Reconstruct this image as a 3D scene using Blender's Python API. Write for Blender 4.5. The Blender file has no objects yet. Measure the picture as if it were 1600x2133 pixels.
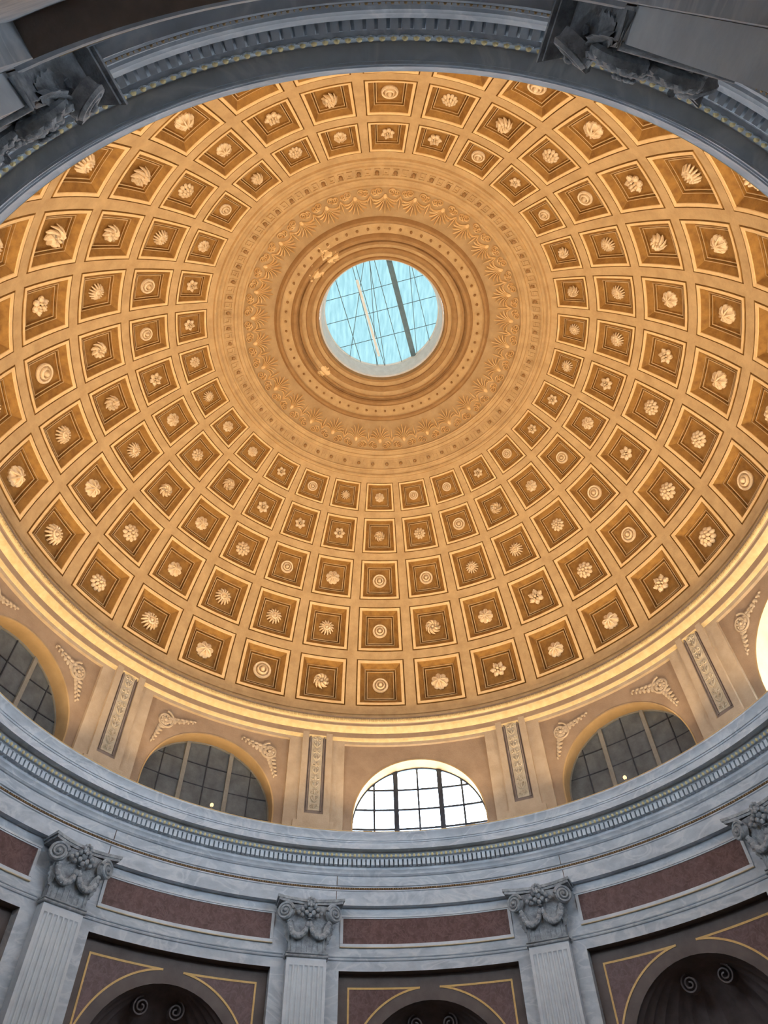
import bpy, math, random
import numpy as np
from mathutils import Matrix, Vector

# ------------------------------------------------------------------ camera, world, exposure
H = 1.6                                   # eye height; every height below is measured from the eye
scene = bpy.context.scene
COL = scene.collection
cam_data = bpy.data.cameras.new('camera')
cam_data.sensor_fit = 'HORIZONTAL'; cam_data.sensor_width = 36.0
cam_data.lens = 1462.68 / 1600 * 36.0
cam_data.clip_start = 0.02; cam_data.clip_end = 200
cam = bpy.data.objects.new('camera', cam_data); COL.objects.link(cam)
def cam_matrix(yaw, pitch, roll, loc):
    cy, sy, cp, sp = math.cos(yaw), math.sin(yaw), math.cos(pitch), math.sin(pitch)
    F = Vector((sy*cp, cy*cp, sp)); R = Vector((cy, -sy, 0)); U = R.cross(F)
    c, s = math.cos(roll), math.sin(roll)
    R2, U2 = c*R + s*U, -s*R + c*U
    m = Matrix((R2, U2, -F)).transposed().to_4x4(); m.translation = loc
    return m
cam.matrix_world = cam_matrix(0.0510368, 0.9009056, -0.0329978, Vector((-0.66518, -10.13509, H)))
scene.camera = cam

world = bpy.data.worlds.new('overcast_sky'); scene.world = world
world.use_nodes = True
bg = world.node_tree.nodes['Background']
bg.inputs[0].default_value = (0.80, 0.90, 1.0, 1); bg.inputs[1].default_value = 16.0
vs = scene.view_settings
vs.view_transform = 'Standard'; vs.look = 'None'; vs.gamma = 1.0; vs.use_curve_mapping = False
vs.exposure = 0.5
cy = scene.cycles; cy.use_light_tree = True
cy.max_bounces = 5; cy.diffuse_bounces = 3; cy.glossy_bounces = 2; cy.transparent_max_bounces = 6
cy.caustics_reflective = False; cy.caustics_refractive = False; cy.adaptive_threshold = 0.06

SKYLIGHT = 0.86           # brightness of the daylit oculus glass
WASH = 325.0             # watts of each ledge floodlight
random.seed(7)

# ------------------------------------------------------------------ materials
MATS = {}
def new_mat(name):
    m = bpy.data.materials.new(name); m.use_nodes = True; MATS[name] = m
    nt = m.node_tree
    return m, nt, nt.nodes['Principled BSDF']
def stone(name, c1, c2, scale=3.0, rough=0.6, bump=0.15, vein=None, detail=4.0, bscale=None, metal=0.0, spec=0.3, coord='Object', stretch=(1, 1, 1)):
    m, nt, b = new_mat(name)
    N = nt.nodes; L = nt.links
    tc = N.new('ShaderNodeTexCoord'); mp = N.new('ShaderNodeMapping'); mp.inputs['Scale'].default_value = stretch
    L.new(tc.outputs[coord], mp.inputs[0])
    nz = N.new('ShaderNodeTexNoise'); nz.inputs['Scale'].default_value = scale; nz.inputs['Detail'].default_value = detail; nz.inputs['Roughness'].default_value = 0.65
    L.new(mp.outputs[0], nz.inputs['Vector'])
    cr = N.new('ShaderNodeValToRGB'); cr.color_ramp.elements[0].position = 0.32; cr.color_ramp.elements[1].position = 0.68
    cr.color_ramp.elements[0].color = (*c1, 1); cr.color_ramp.elements[1].color = (*c2, 1)
    L.new(nz.outputs['Fac'], cr.inputs[0]); out = cr.outputs[0]
    if vein:
        wv = N.new('ShaderNodeTexNoise'); wv.inputs['Scale'].default_value = scale*0.55; wv.inputs['Detail'].default_value = 5; wv.inputs['Distortion'].default_value = 1.6
        L.new(mp.outputs[0], wv.inputs['Vector'])
        vr = N.new('ShaderNodeValToRGB'); e = vr.color_ramp.elements
        e[0].position = 0.44; e[0].color = (0, 0, 0, 1); e[1].position = 0.56; e[1].color = (0, 0, 0, 1)
        k = e.new(0.5); k.color = (1, 1, 1, 1)
        L.new(wv.outputs['Fac'], vr.inputs[0])
        mx = N.new('ShaderNodeMixRGB'); mx.inputs[2].default_value = (*vein, 1)
        sc = N.new('ShaderNodeMath'); sc.operation = 'MULTIPLY'; sc.inputs[1].default_value = 0.55
        L.new(vr.outputs[0], sc.inputs[0]); L.new(sc.outputs[0], mx.inputs[0]); L.new(out, mx.inputs[1]); out = mx.outputs[0]
    L.new(out, b.inputs['Base Color'])
    b.inputs['Roughness'].default_value = rough; b.inputs['Metallic'].default_value = metal
    b.inputs['Specular IOR Level'].default_value = spec
    if bump:
        bz = N.new('ShaderNodeTexNoise'); bz.inputs['Scale'].default_value = bscale or scale*9; bz.inputs['Detail'].default_value = 2
        L.new(tc.outputs[coord], bz.inputs['Vector'])
        bp = N.new('ShaderNodeBump'); bp.inputs['Strength'].default_value = bump; bp.inputs['Distance'].default_value = 0.03
        L.new(bz.outputs['Fac'], bp.inputs['Height']); L.new(bp.outputs[0], b.inputs['Normal'])
    return m
stone('stucco_ochre', (0.50, 0.315, 0.140), (0.65, 0.425, 0.200), 2.2, 0.85, 0.25, bscale=26)
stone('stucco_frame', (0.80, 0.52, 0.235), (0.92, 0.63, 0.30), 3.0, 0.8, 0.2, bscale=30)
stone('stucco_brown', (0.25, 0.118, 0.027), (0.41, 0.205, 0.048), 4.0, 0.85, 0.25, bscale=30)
stone('stucco_umber', (0.20, 0.10, 0.040), (0.30, 0.16, 0.065), 3.0, 0.85, 0.2, bscale=30)
stone('stucco_field', (0.42, 0.265, 0.120), (0.53, 0.345, 0.165), 2.2, 0.85, 0.2, bscale=30)
stone('stucco_rosette', (0.78, 0.57, 0.33), (0.92, 0.70, 0.44), 6.0, 0.75, 0.2, bscale=40)
stone('stucco_ring', (0.34, 0.185, 0.072), (0.44, 0.25, 0.10), 3.0, 0.85, 0.2, bscale=30)
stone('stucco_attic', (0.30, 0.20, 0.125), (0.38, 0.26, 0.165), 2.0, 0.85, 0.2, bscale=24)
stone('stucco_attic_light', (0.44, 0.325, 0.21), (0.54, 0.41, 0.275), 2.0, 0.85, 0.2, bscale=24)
stone('stucco_reveal', (0.40, 0.255, 0.115), (0.48, 0.31, 0.145), 2.0, 0.85, 0.1)
stone('stucco_relief', (0.50, 0.40, 0.27), (0.62, 0.51, 0.36), 6.0, 0.8, 0.3, bscale=50)
stone('panel_border', (0.20, 0.15, 0.12), (0.27, 0.21, 0.17), 4.0, 0.8, 0.1)
stone('gilt_stucco', (0.60, 0.42, 0.19), (0.74, 0.55, 0.27), 5.0, 0.55, 0.15, bscale=30)
stone('marble_grey', (0.42, 0.49, 0.56), (0.60, 0.67, 0.74), 1.6, 0.45, 0.10, vein=(0.76, 0.80, 0.84), stretch=(1, 1, 2.0))
stone('marble_light', (0.58, 0.64, 0.70), (0.73, 0.79, 0.84), 2.0, 0.45, 0.10)
stone('marble_carved', (0.21, 0.24, 0.27), (0.46, 0.51, 0.55), 7.0, 0.6, 0.3, bscale=40)
stone('porphyry', (0.095, 0.050, 0.048), (0.170, 0.095, 0.092), 7.0, 0.4, 0.05, vein=(0.22, 0.135, 0.13))
stone('dark_stone', (0.115, 0.092, 0.085), (0.165, 0.135, 0.125), 2.5, 0.5, 0.08)
stone('soffit_stone', (0.20, 0.155, 0.125), (0.28, 0.22, 0.18), 3.0, 0.6, 0.08)
stone('niche_stone', (0.17, 0.14, 0.135), (0.24, 0.20, 0.195), 3.0, 0.5, 0.10)
stone('gold_line', (0.72, 0.46, 0.15), (0.85, 0.58, 0.22), 8.0, 0.4, 0.0)
stone('gold_bead', (0.34, 0.24, 0.12), (0.54, 0.40, 0.21), 8.0, 0.35, 0.0, metal=0.2)
stone('gold_leaf', (0.84, 0.66, 0.30), (0.95, 0.80, 0.44), 8.0, 0.35, 0.0, metal=0.05, spec=0.5)
stone('pale_gilt', (0.62, 0.50, 0.30), (0.74, 0.62, 0.40), 8.0, 0.5, 0.0)
stone('gold_aged', (0.08, 0.05, 0.028), (0.17, 0.11, 0.055), 14.0, 0.4, 0.0, metal=0.3)
stone('plaster_white', (0.70, 0.70, 0.68), (0.82, 0.82, 0.80), 5.0, 0.8, 0.2)
stone('blind_pane', (0.085, 0.092, 0.092), (0.150, 0.158, 0.155), 2.5, 0.55, 0.15)
stone('window_bar', (0.22, 0.20, 0.16), (0.30, 0.27, 0.22), 5.0, 0.6, 0.0)
stone('iron', (0.035, 0.04, 0.05), (0.06, 0.065, 0.075), 5.0, 0.5, 0.0, metal=0.4)
stone('steel_blue', (0.10, 0.17, 0.21), (0.15, 0.23, 0.28), 5.0, 0.5, 0.0)
stone('white_paint', (0.75, 0.80, 0.82), (0.85, 0.88, 0.9), 5.0, 0.5, 0.0)
stone('floor_mosaic', (0.15, 0.112, 0.08), (0.24, 0.185, 0.135), 1.2, 0.5, 0.0)  # unseen floor, kept dark and warm to limit light bounced onto the soffits
stone('lamp_metal', (0.20, 0.17, 0.12), (0.28, 0.24, 0.17), 6.0, 0.5, 0.0, metal=0.5)
def emitter(name, col, strength, c2=None, scale=4.0):
    m = bpy.data.materials.new(name); m.use_nodes = True; MATS[name] = m
    nt = m.node_tree; N = nt.nodes; L = nt.links
    N.remove(N['Principled BSDF']); e = N.new('ShaderNodeEmission'); e.inputs[1].default_value = strength
    e.inputs[0].default_value = (*col, 1)
    if c2:
        tc = N.new('ShaderNodeTexCoord'); mp = N.new('ShaderNodeMapping')
        mp.inputs['Rotation'].default_value = (0, 0, math.radians(-14)); mp.inputs['Scale'].default_value = (3.2, 0.5, 1)
        nz = N.new('ShaderNodeTexNoise'); nz.inputs['Scale'].default_value = scale; nz.inputs['Detail'].default_value = 8
        cr = N.new('ShaderNodeValToRGB'); cr.color_ramp.elements[0].position = 0.35; cr.color_ramp.elements[1].position = 0.65
        cr.color_ramp.elements[0].color = (*c2, 1); cr.color_ramp.elements[1].color = (*col, 1)
        L.new(tc.outputs['Object'], mp.inputs[0]); L.new(mp.outputs[0], nz.inputs['Vector']); L.new(nz.outputs['Fac'], cr.inputs[0]); L.new(cr.outputs[0], e.inputs[0])
    L.new(e.outputs[0], N['Material Output'].inputs[0])
    return m
emitter('skylight_glass', (0.46, 0.80, 0.88), SKYLIGHT, (0.33, 0.62, 0.70), 3.0)
emitter('lamp_glow', (1.0, 0.66, 0.28), 1.6)
def pane_glass():
    m = bpy.data.materials.new('clear_pane'); m.use_nodes = True; MATS['clear_pane'] = m
    nt = m.node_tree; N = nt.nodes; L = nt.links
    N.remove(N['Principled BSDF'])
    t = N.new('ShaderNodeBsdfTransparent'); t.inputs[0].default_value = (0.96, 0.98, 1.0, 1)
    g = N.new('ShaderNodeBsdfGlossy'); g.inputs['Roughness'].default_value = 0.05
    mx = N.new('ShaderNodeMixShader'); mx.inputs[0].default_value = 0.05
    L.new(t.outputs[0], mx.inputs[1]); L.new(g.outputs[0], mx.inputs[2]); L.new(mx.outputs[0], N['Material Output'].inputs[0])
pane_glass()

def peeling(name, spots, col):
    m = MATS[name]; N = m.node_tree.nodes; L = m.node_tree.links; b = N['Principled BSDF']
    src = b.inputs['Base Color'].links[0].from_socket
    tc = N.new('ShaderNodeTexCoord'); nz = N.new('ShaderNodeTexNoise'); nz.inputs['Scale'].default_value = 5.0; nz.inputs['Detail'].default_value = 8
    L.new(tc.outputs['Object'], nz.inputs['Vector'])
    for (p, rad_) in spots:
        d = N.new('ShaderNodeVectorMath'); d.operation = 'DISTANCE'; d.inputs[1].default_value = p; L.new(tc.outputs['Object'], d.inputs[0])
        mr = N.new('ShaderNodeMapRange'); mr.inputs[1].default_value = 0.0; mr.inputs[2].default_value = rad_; mr.inputs[3].default_value = 0.36; mr.inputs[4].default_value = -0.35
        L.new(d.outputs['Value'], mr.inputs[0])
        ad = N.new('ShaderNodeMath'); ad.operation = 'ADD'; L.new(mr.outputs[0], ad.inputs[0]); L.new(nz.outputs['Fac'], ad.inputs[1])
        gt = N.new('ShaderNodeMath'); gt.operation = 'GREATER_THAN'; gt.inputs[1].default_value = 0.58; L.new(ad.outputs[0], gt.inputs[0])
        mx = N.new('ShaderNodeMixRGB'); mx.inputs[2].default_value = (*col, 1); L.new(gt.outputs[0], mx.inputs[0]); L.new(src, mx.inputs[1]); src = mx.outputs[0]
    L.new(src, b.inputs['Base Color'])
PEEL = [((-1.85, -2.45, 23.45 + H), 0.75), ((-2.3, -1.8, 23.45 + H), 0.6), ((-2.1, 1.85, 23.45 + H), 0.45)]
peeling('stucco_ring', PEEL, (0.85, 0.60, 0.30)); peeling('stucco_ochre', PEEL, (0.88, 0.62, 0.32))

# ------------------------------------------------------------------ mesh helpers
rad = math.radians
def pol(r, az, z):
    a = rad(az); return (r*math.sin(a), r*math.cos(a), z + H)
class MB:
    """collects faces; build() links them as one mesh object"""
    def __init__(s): s.v = []; s.f = []; s.m = []
    def grid(s, rows, mat=0, close_u=False, close_v=False):
        """rows: list of equal-length lists of points"""
        b = len(s.v); nr, nc = len(rows), len(rows[0])
        for r in rows: s.v.extend(r)
        for i in range(nr if close_u else nr-1):
            for j in range(nc if close_v else nc-1):
                i2, j2 = (i+1) % nr, (j+1) % nc
                s.f.append((b+i*nc+j, b+i*nc+j2, b+i2*nc+j2, b+i2*nc+j))
                s.m.append(mat[i] if isinstance(mat, (list, tuple)) else mat)
        return s
    def poly(s, pts, mat=0):
        b = len(s.v); s.v.extend(pts); s.f.append(tuple(range(b, b+len(pts)))); s.m.append(mat); return s
    def lathe(s, prof, n=240, az0=0., az1=360., mats=None):
        """prof: (r, z) list; one grid row per profile point"""
        full = abs(az1-az0) > 359.9
        k = n if full else n+1
        rows = [[pol(r, az0+(az1-az0)*j/n, z) for j in range(k)] for r, z in prof]
        return s.grid(rows, mats if mats is not None else 0, close_v=full)
    def prism(s, poly, y0, y1, mat=0, tf=None):
        """convex or simple polygon in (x, z) extruded along y"""
        tf = tf or (lambda x, y, z: (x, y, z))
        b = len(s.v); n = len(poly)
        s.v.extend([tf(x, y0, z) for x, z in poly]); s.v.extend([tf(x, y1, z) for x, z in poly])
        s.f.append(tuple(range(b, b+n))); s.m.append(mat)
        s.f.append(tuple(range(b+2*n-1, b+n-1, -1))); s.m.append(mat)
        for i in range(n):
            j = (i+1) % n
            s.f.append((b+i, b+n+i, b+n+j, b+j)); s.m.append(mat)
        return s
    def box(s, x0, x1, y0, y1, z0, z1, mat=0, tf=None, nx=1):
        tf = tf or (lambda x, y, z: (x, y, z))
        xs = [x0+(x1-x0)*i/nx for i in range(nx+1)]
        ring = [(y0, z0), (y1, z0), (y1, z1), (y0, z1)]
        rows = [[tf(x, y, z) for y, z in ring] for x in xs]
        s.grid(rows, mat, close_v=True)
        s.poly([rows[0][k] for k in (3, 2, 1, 0)], mat); s.poly(rows[-1], mat)
        return s
    def cyl_box(s, az0, az1, z0, z1, r0, r1, n=8, mat=0):
        return s.box(az0, az1, r0, r1, z0, z1, mat, tf=lambda a, r, z: pol(r, a, z), nx=n)
    def tube(s, path, radii, sides=6, mat=0, tf=None, flat=(1., 1.), caps=True):
        """tube along a 3D path; flat scales the section along (first, second) axis"""
        P = [Vector(p) for p in path]; n = len(P); rows = []
        up = Vector((0, 1, 0))
        for i in range(n):
            t = (P[min(i+1, n-1)] - P[max(i-1, 0)])
            if t.length < 1e-9: t = Vector((1, 0, 0))
            t.normalize()
            a = t.cross(up)
            if a.length < 1e-4: a = t.cross(Vector((1, 0, 0)))
            a.normalize(); b2 = a.cross(t)
            r = radii[i] if hasattr(radii, '__len__') else radii
            rows.append([tuple(P[i] + a*(r*flat[0]*math.cos(2*math.pi*k/sides)) + b2*(r*flat[1]*math.sin(2*math.pi*k/sides))) for k in range(sides)])
        if tf: rows = [[tf(*p) for p in row] for row in rows]
        s.grid(rows, mat, close_v=True)
        if caps: s.poly(rows[0][::-1], mat); s.poly(rows[-1], mat)
        return s
    def ball(s, c, r, nu=8, nv=5, mat=0, tf=None):
        rx, ry, rz = r if hasattr(r, '__len__') else (r, r, r)
        rows = []
        for i in range(nv+1):
            p = -math.pi/2 + math.pi*i/nv
            p = max(min(p, math.pi/2-0.02), -math.pi/2+0.02)
            row = [(c[0]+rx*math.cos(p)*math.cos(2*math.pi*j/nu), c[1]+ry*math.cos(p)*math.sin(2*math.pi*j/nu), c[2]+rz*math.sin(p)) for j in range(nu)]
            rows.append([tf(*q) for q in row] if tf else row)
        return s.grid(rows, mat, close_v=True)
    def join(s, o, tf=None):
        b = len(s.v); s.v.extend([tf(*p) for p in o.v] if tf else o.v)
        s.f.extend([tuple(b+i for i in f) for f in o.f]); s.m.extend(o.m); return s
    def mesh(s, name, mats, smooth=None):
        me = bpy.data.meshes.new(name)
        me.from_pydata([tuple(p) for p in s.v], [], s.f)
        for m in (mats if isinstance(mats, (list, tuple)) else [mats]): me.materials.append(MATS[m])
        me.polygons.foreach_set('material_index', s.m)
        me.validate(); me.update()
        if smooth is not None:
            me.polygons.foreach_set('use_smooth', [True]*len(me.polygons)); me.set_sharp_from_angle(angle=rad(smooth))
        return me
    def build(s, name, mats, parent=None, smooth=None, loc=None, az=None):
        return place(name, s.mesh(name, mats, smooth), parent, loc, az)
def place(name, me, parent=None, loc=None, az=None):
    o = bpy.data.objects.new(name, me); COL.objects.link(o)
    if parent is not None: o.parent = parent
    if loc is not None: o.location = loc
    if az is not None: o.rotation_euler = (0, 0, -rad(az))
    return o
def empty(name, loc=(0, 0, 0), az=0.):
    o = bpy.data.objects.new(name, None); COL.objects.link(o); o.empty_display_size = 0.2
    o.location = loc; o.rotation_euler = (0, 0, -rad(az)); return o
def tag(o, label, cat, group=None, kind=None):
    o['label'] = label; o['category'] = cat
    if group: o['group'] = group
    if kind: o['kind'] = kind
    return o
def spiral(cx, cz, r0, r1, turns, a0=0., n=36, y=0., ccw=1):
    out = []
    for i in range(n+1):
        t = i/n; a = a0 + ccw*2*math.pi*turns*t; r = r0*(1-t) + r1*t
        out.append((cx + r*math.cos(a), y, cz + r*math.sin(a)))
    return out

NB = 10; BAY0 = 6.35; COF0 = 0.2
bay_az = lambda j: BAY0 + 36.0*j
pil_az = lambda j: BAY0 - 18.0 + 36.0*j
DOOR = 5                                   # the bay the camera stands in
R_WALL, R_REC, R_ATT, R_AREC, R_GLASS = 10.0, 10.25, 10.2, 10.3, 10.8

# ------------------------------------------------------------------ floor
fl = MB(); n = 120
fl.poly([pol(13.2, 360*i/n, -H) for i in range(n)][::-1])
tag(fl.build('floor', 'floor_mosaic'), 'brown mosaic floor of the round hall', 'floor', kind='structure')

# ------------------------------------------------------------------ lower wall: piers, frieze band, recesses
HALF = 13.05; Z_REC = 6.71; Z_ARCH = 8.21
w = MB()
w.lathe([(10.6, 9.97), (13.2, 9.97), (13.2, -H)], 120)                    # unseen outer shell, added to stop sky light leaking past niches and ledge
w.lathe([(R_WALL, Z_REC), (R_WALL, Z_ARCH+0.02)], 240)
for j in range(NB):                                                     # astragal moulding between the pilasters
    w.lathe([(R_WALL+0.01, 6.93), (9.965, 6.945), (9.955, 6.97), (9.965, 6.99), (9.985, 7.0), (9.955, 7.015), (9.95, 7.035), (9.96, 7.05), (R_WALL+0.01, 7.06)], 24, bay_az(j)-14.65, bay_az(j)+14.65)
for j in range(NB):
    a = pil_az(j); w.cyl_box(a-18+HALF, a+18-HALF, -H, Z_REC+0.001, R_WALL, 10.9, 10)
wall = tag(w.build('wall_lower', ['marble_grey'], smooth=30), 'grey marble lower wall of the rotunda with fluted pilasters before it', 'wall', kind='structure')

NICHE_R, NICHE_Z = 1.84, 4.30
def bend(r0):
    return lambda x, d, z: pol(r0+d, math.degrees(x/r0), z)
def recess_plate(kind):
    m = MB(); X = R_REC*rad(HALF); T = bend(R_REC)
    xs = sorted(set([round(-X + 2*X*i/64, 5) for i in range(65)] + [-NICHE_R, NICHE_R]))
    def low(x):
        if kind == 'niche':
            return NICHE_Z + math.sqrt(max(NICHE_R**2 - x*x, 0)) if abs(x) <= NICHE_R else None
        return 4.4 if abs(x) <= NICHE_R else None
    for x0, x1 in zip(xs, xs[1:]):
        mid = (x0+x1)/2
        if abs(mid) < NICHE_R:
            m.poly([T(x0, 0, low(x0)), T(x1, 0, low(x1)), T(x1, 0, Z_REC), T(x0, 0, Z_REC)])
        else:
            m.poly([T(x0, 0, -H), T(x1, 0, -H), T(x1, 0, Z_REC), T(x0, 0, Z_REC)])
    rows = [[T(-X + 2*X*i/32, d, Z_REC) for i in range(33)] for d in (0.0, -0.26)]
    m.grid(rows)                                                       # soffit of the recess
    if kind == 'door':
        m.m = [1]*(len(m.m)-32) + [0]*32
        for sgn in (-1, 1): m.grid([[T(sgn*NICHE_R, d, z) for z in (-H, 4.4)] for d in (0, 2.6)])
        m.grid([[T(-NICHE_R + 2*NICHE_R*i/12, d, 4.4) for i in range(13)] for d in (0, 2.6)])
        m.grid([[T(-NICHE_R + 2*NICHE_R*i/12, d, -H) for i in range(13)] for d in (0, 2.6)])
    return m
plate_mesh = recess_plate('niche').mesh('recess_panel', ['dark_stone'], 20)
# scallop-shell niche
def niche_shell():
    m = MB(); T = bend(R_REC); nf, per = 15, 6; nu = nf*per
    rows = []
    for i in range(0, 15):
        ph = (math.pi/2)*i/14                                          # 0 = apex at the arch crown, pi/2 = springing
        row = []
        for k in range(nu+1):
            th = math.pi*k/nu
            fl_ = 1 + 0.045*abs(math.sin(math.pi*nf*k/nu))*min(1, ph*1.3)
            rr = NICHE_R*math.sin(ph)*fl_ if 0 < k < nu else NICHE_R*math.sin(ph)
            row.append(T(-rr*math.cos(th), rr*math.sin(th), NICHE_Z + NICHE_R*math.cos(ph)))
        rows.append(row)
    row = []
    for k in range(nu+1):
        th = math.pi*k/nu
        rr = NICHE_R*(1 + (0.045*abs(math.sin(math.pi*nf*k/nu)) if 0 < k < nu else 0))
        row.append(T(-rr*math.cos(th), rr*math.sin(th), -H))
    rows.append(row)
    return m.grid(rows)
shell_mesh = niche_shell().mesh('niche_shell', ['niche_stone'], 40)
def shell_scroll(sgn):
    m = MB(); T = bend(R_REC)
    path = spiral(sgn*0.40, NICHE_Z+NICHE_R-0.33, 0.19, 0.03, 2.0, math.pi*(0.5), 40, 0.70, -sgn)
    m.tube([(x, y-0.35*(z-NICHE_Z-NICHE_R+0.33), z) for x, y, z in path], [0.032]*len(path), 6, tf=T, flat=(1, 4))
    return m
scroll_meshes = [shell_scroll(s).mesh('shell_scroll', ['niche_stone'], 50) for s in (-1, 1)]
def gold_inlay(sgn):
    """thin triangular gold fillet: top bar, side bar, arc bar around a porphyry spandrel"""
    m = MB(); T = bend(R_REC)
    GR, zt, xe, wd = 2.13, 6.41, R_REC*rad(11.5), 0.045
    x_tip = 0.25
    arc = []
    zb = NICHE_Z + math.sqrt(max(GR**2 - xe**2, 0))
    a0 = math.acos(min(x_tip/GR, 1)); a1 = math.acos(min(xe/GR, 1))
    for i in range(25):
        a = a0 + (a1-a0)*i/24; arc.append((sgn*GR*math.cos(a), NICHE_Z+GR*math.sin(a)))
    def bar(p, q):
        dx, dz = q[0]-p[0], q[1]-p[1]; L = math.hypot(dx, dz); nx, nz = -dz/L*wd/2, dx/L*wd/2
        m.prism([(p[0]+nx, p[1]+nz), (q[0]+nx, q[1]+nz), (q[0]-nx, q[1]-nz), (p[0]-nx, p[1]-nz)], -0.015, 0.01, tf=lambda x, y, z: T(x, y, z))
    for i in range(8):
        xa, xb = x_tip + (xe-x_tip)*i/8, x_tip + (xe-x_tip)*(i+1)/8
        bar((sgn*xa, zt), (sgn*xb, zt))
    bar((sgn*xe, zt+wd/2), (sgn*xe, arc[-1][1]-wd/2))
    for p, q in zip(arc, arc[1:]): bar(p, q)
    sp = MB(); pts = [(sgn*x_tip*2.2, zt)] + [(sgn*(x_tip*2.2+(xe-x_tip*2.2)*i/8), zt) for i in range(1, 9)] + [p for p in arc[::-1] if abs(p[0]) > x_tip*2.2]
    for i in range(8):                                                 # porphyry spandrel in strips so it bends with the wall
        xa, xb = x_tip + (xe-x_tip)*i/8, x_tip + (xe-x_tip)*(i+1)/8
        za, zb2 = NICHE_Z+math.sqrt(max(GR**2-xa**2, 0)), NICHE_Z+math.sqrt(max(GR**2-xb**2, 0))
        sp.prism([(sgn*xa, zt), (sgn*xb, zt), (sgn*xb, zb2), (sgn*xa, min(za, zt-0.001))], -0.006, 0.01, tf=lambda x, y, z: T(x, y, z))
    return m, sp
inlay = []
for s in (-1, 1):
    g, sp = gold_inlay(s); inlay.append((g.mesh('gold_inlay', ['gold_line']), sp.mesh('spandrel_panel', ['porphyry'])))
# frieze panel of porphyry with a stepped marble frame and gilt lip
PZ0, PZ1, PA = 7.33, 7.94, 12.55
fp = MB(); fp.cyl_box(-PA, PA, PZ0, PZ1, R_WALL-0.012, R_WALL+0.05, 24); fp_mesh = fp.mesh('frieze_panel', ['porphyry'])
ff = MB()
for (z0, z1, rr) in ((PZ1, PZ1+0.03, -0.03), (PZ1+0.03, PZ1+0.075, -0.05), (PZ0-0.03, PZ0, -0.03), (PZ0-0.075, PZ0-0.03, -0.05)):
    ff.cyl_box(-PA-0.45, PA+0.45, z0, z1, R_WALL+rr, R_WALL+0.03, 24)
for s in (-1, 1):
    a0, a1 = sorted((s*PA, s*(PA+0.45))); ff.cyl_box(a0, a1, PZ0, PZ1, R_WALL-0.04, R_WALL+0.03, 2)
ff_mesh = ff.mesh('panel_frame', ['marble_light'])
fg = MB(); fg.cyl_box(-PA-0.45, PA+0.45, PZ0-0.093, PZ0-0.076, R_WALL-0.052, R_WALL+0.02, 24); fg_mesh = fg.mesh('gilt_lip', ['pale_gilt'])
for j in range(NB):
    a = bay_az(j)
    p = place('frieze_panel', fp_mesh, wall, az=a)
    place('panel_frame', ff_mesh, p); place('gilt_lip', fg_mesh, p)
    if j == DOOR: continue
    r_ = place('recess_panel', plate_mesh, wall, az=a)
    sh = place('niche_shell', shell_mesh, wall, az=a)
    for me in scroll_meshes: place('shell_scroll', me, sh)
    for g, sp in inlay:
        place('spandrel_panel', sp, r_); place('gold_inlay', g, r_)
tag(place('door_1', recess_plate('door').mesh('doorway', ['soffit_stone', 'marble_grey'], 20), az=bay_az(DOOR)), 'dark stone doorway recess arching over the viewer', 'doorway', kind='structure')

# ------------------------------------------------------------------ main entablature
ent = MB()
prof = [(R_WALL+0.1, Z_ARCH), (9.83, Z_ARCH), (9.825, 8.56), (9.80, 8.575), (9.80, 8.675), (9.765, 8.69), (9.755, 8.92), (9.72, 8.93), (9.71, 8.945), (9.685, 8.965), (9.68, 9.0), (9.66, 9.03), (9.637, 9.06), (9.637, 9.10), (9.655, 9.105),
        (9.655, 9.30), (9.53, 9.302), (9.52, 9.325), (9.49, 9.335), (9.455, 9.36), (9.415, 9.40), (9.40, 9.44), (9.22, 9.445), (9.215, 9.425), (9.19, 9.425), (9.185, 9.585), (9.165, 9.59), (9.16, 9.625), (9.14, 9.63), (9.135, 9.66), (9.125, 9.71), (9.10, 9.76), (9.083, 9.80), (9.075, 9.81), (9.075, 9.86),
        (9.10, 9.875), (9.45, 9.96), (R_AREC+0.05, 10.02), (R_GLASS+0.2, 10.03)]
ent.lathe(prof, 288)
trim = tag(ent.build('trim_1', ['marble_grey'], smooth=28), 'grey marble entablature circling the hall with dentils and gilded egg moulding', 'cornice', kind='structure')
# joints of the marble blocks in the frieze
jm = MB(); jm.cyl_box(-0.05, 0.05, 8.69, 8.925, 9.748, 9.77, 1); jm.cyl_box(-0.05, 0.05, 8.215, 8.56, 9.818, 9.84, 1); jme = jm.mesh('block_joint', ['dark_stone'])
for j in range(NB): place('block_joint', jme, trim, az=pil_az(j)+4.2)
NP = 468; PITCH = 360.0/NP
def egg_parts(az=0.):
    e = MB(); T = lambda x, y, z: pol(9.447+y, az+math.degrees(x/9.447), 9.372+z)
    e.ball((0, -0.005, -0.012), (0.036, 0.036, 0.046), 10, 6, tf=T)
    c = MB()
    lp = [(0.051*math.sin(t), 0.002+0.022*math.cos(t)*0.5, 0.015-0.058*math.cos(t)) for t in np.linspace(-2.2, 2.2, 13)]
    c.tube(lp, 0.0125, 5, tf=T)
    c.tube([(PITCH*rad(1)*9.447/2, 0.0, 0.05), (PITCH*rad(1)*9.447/2, 0.01, -0.05)], [0.011, 0.004], 4, tf=T)
    return e, c
def dentil(az=0.):
    return MB().cyl_box(az-PITCH*0.34, az+PITCH*0.34, 9.145, 9.301, 9.53, 9.66, 1)
e0, c0 = egg_parts(); egg_me = e0.mesh('egg', ['gold_leaf'], 60); cas_me = c0.mesh('egg_casing', ['marble_light']); den_me = dentil().mesh('dentil', ['marble_light'])
rest_e, rest_c, rest_d = MB(), MB(), MB()
ea, ca = egg_parts(); da = dentil()
def rotz(az):
    c, s = math.cos(-rad(az)), math.sin(-rad(az)); return lambda x, y, z: (c*x-s*y, s*x+c*y, z)
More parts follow.
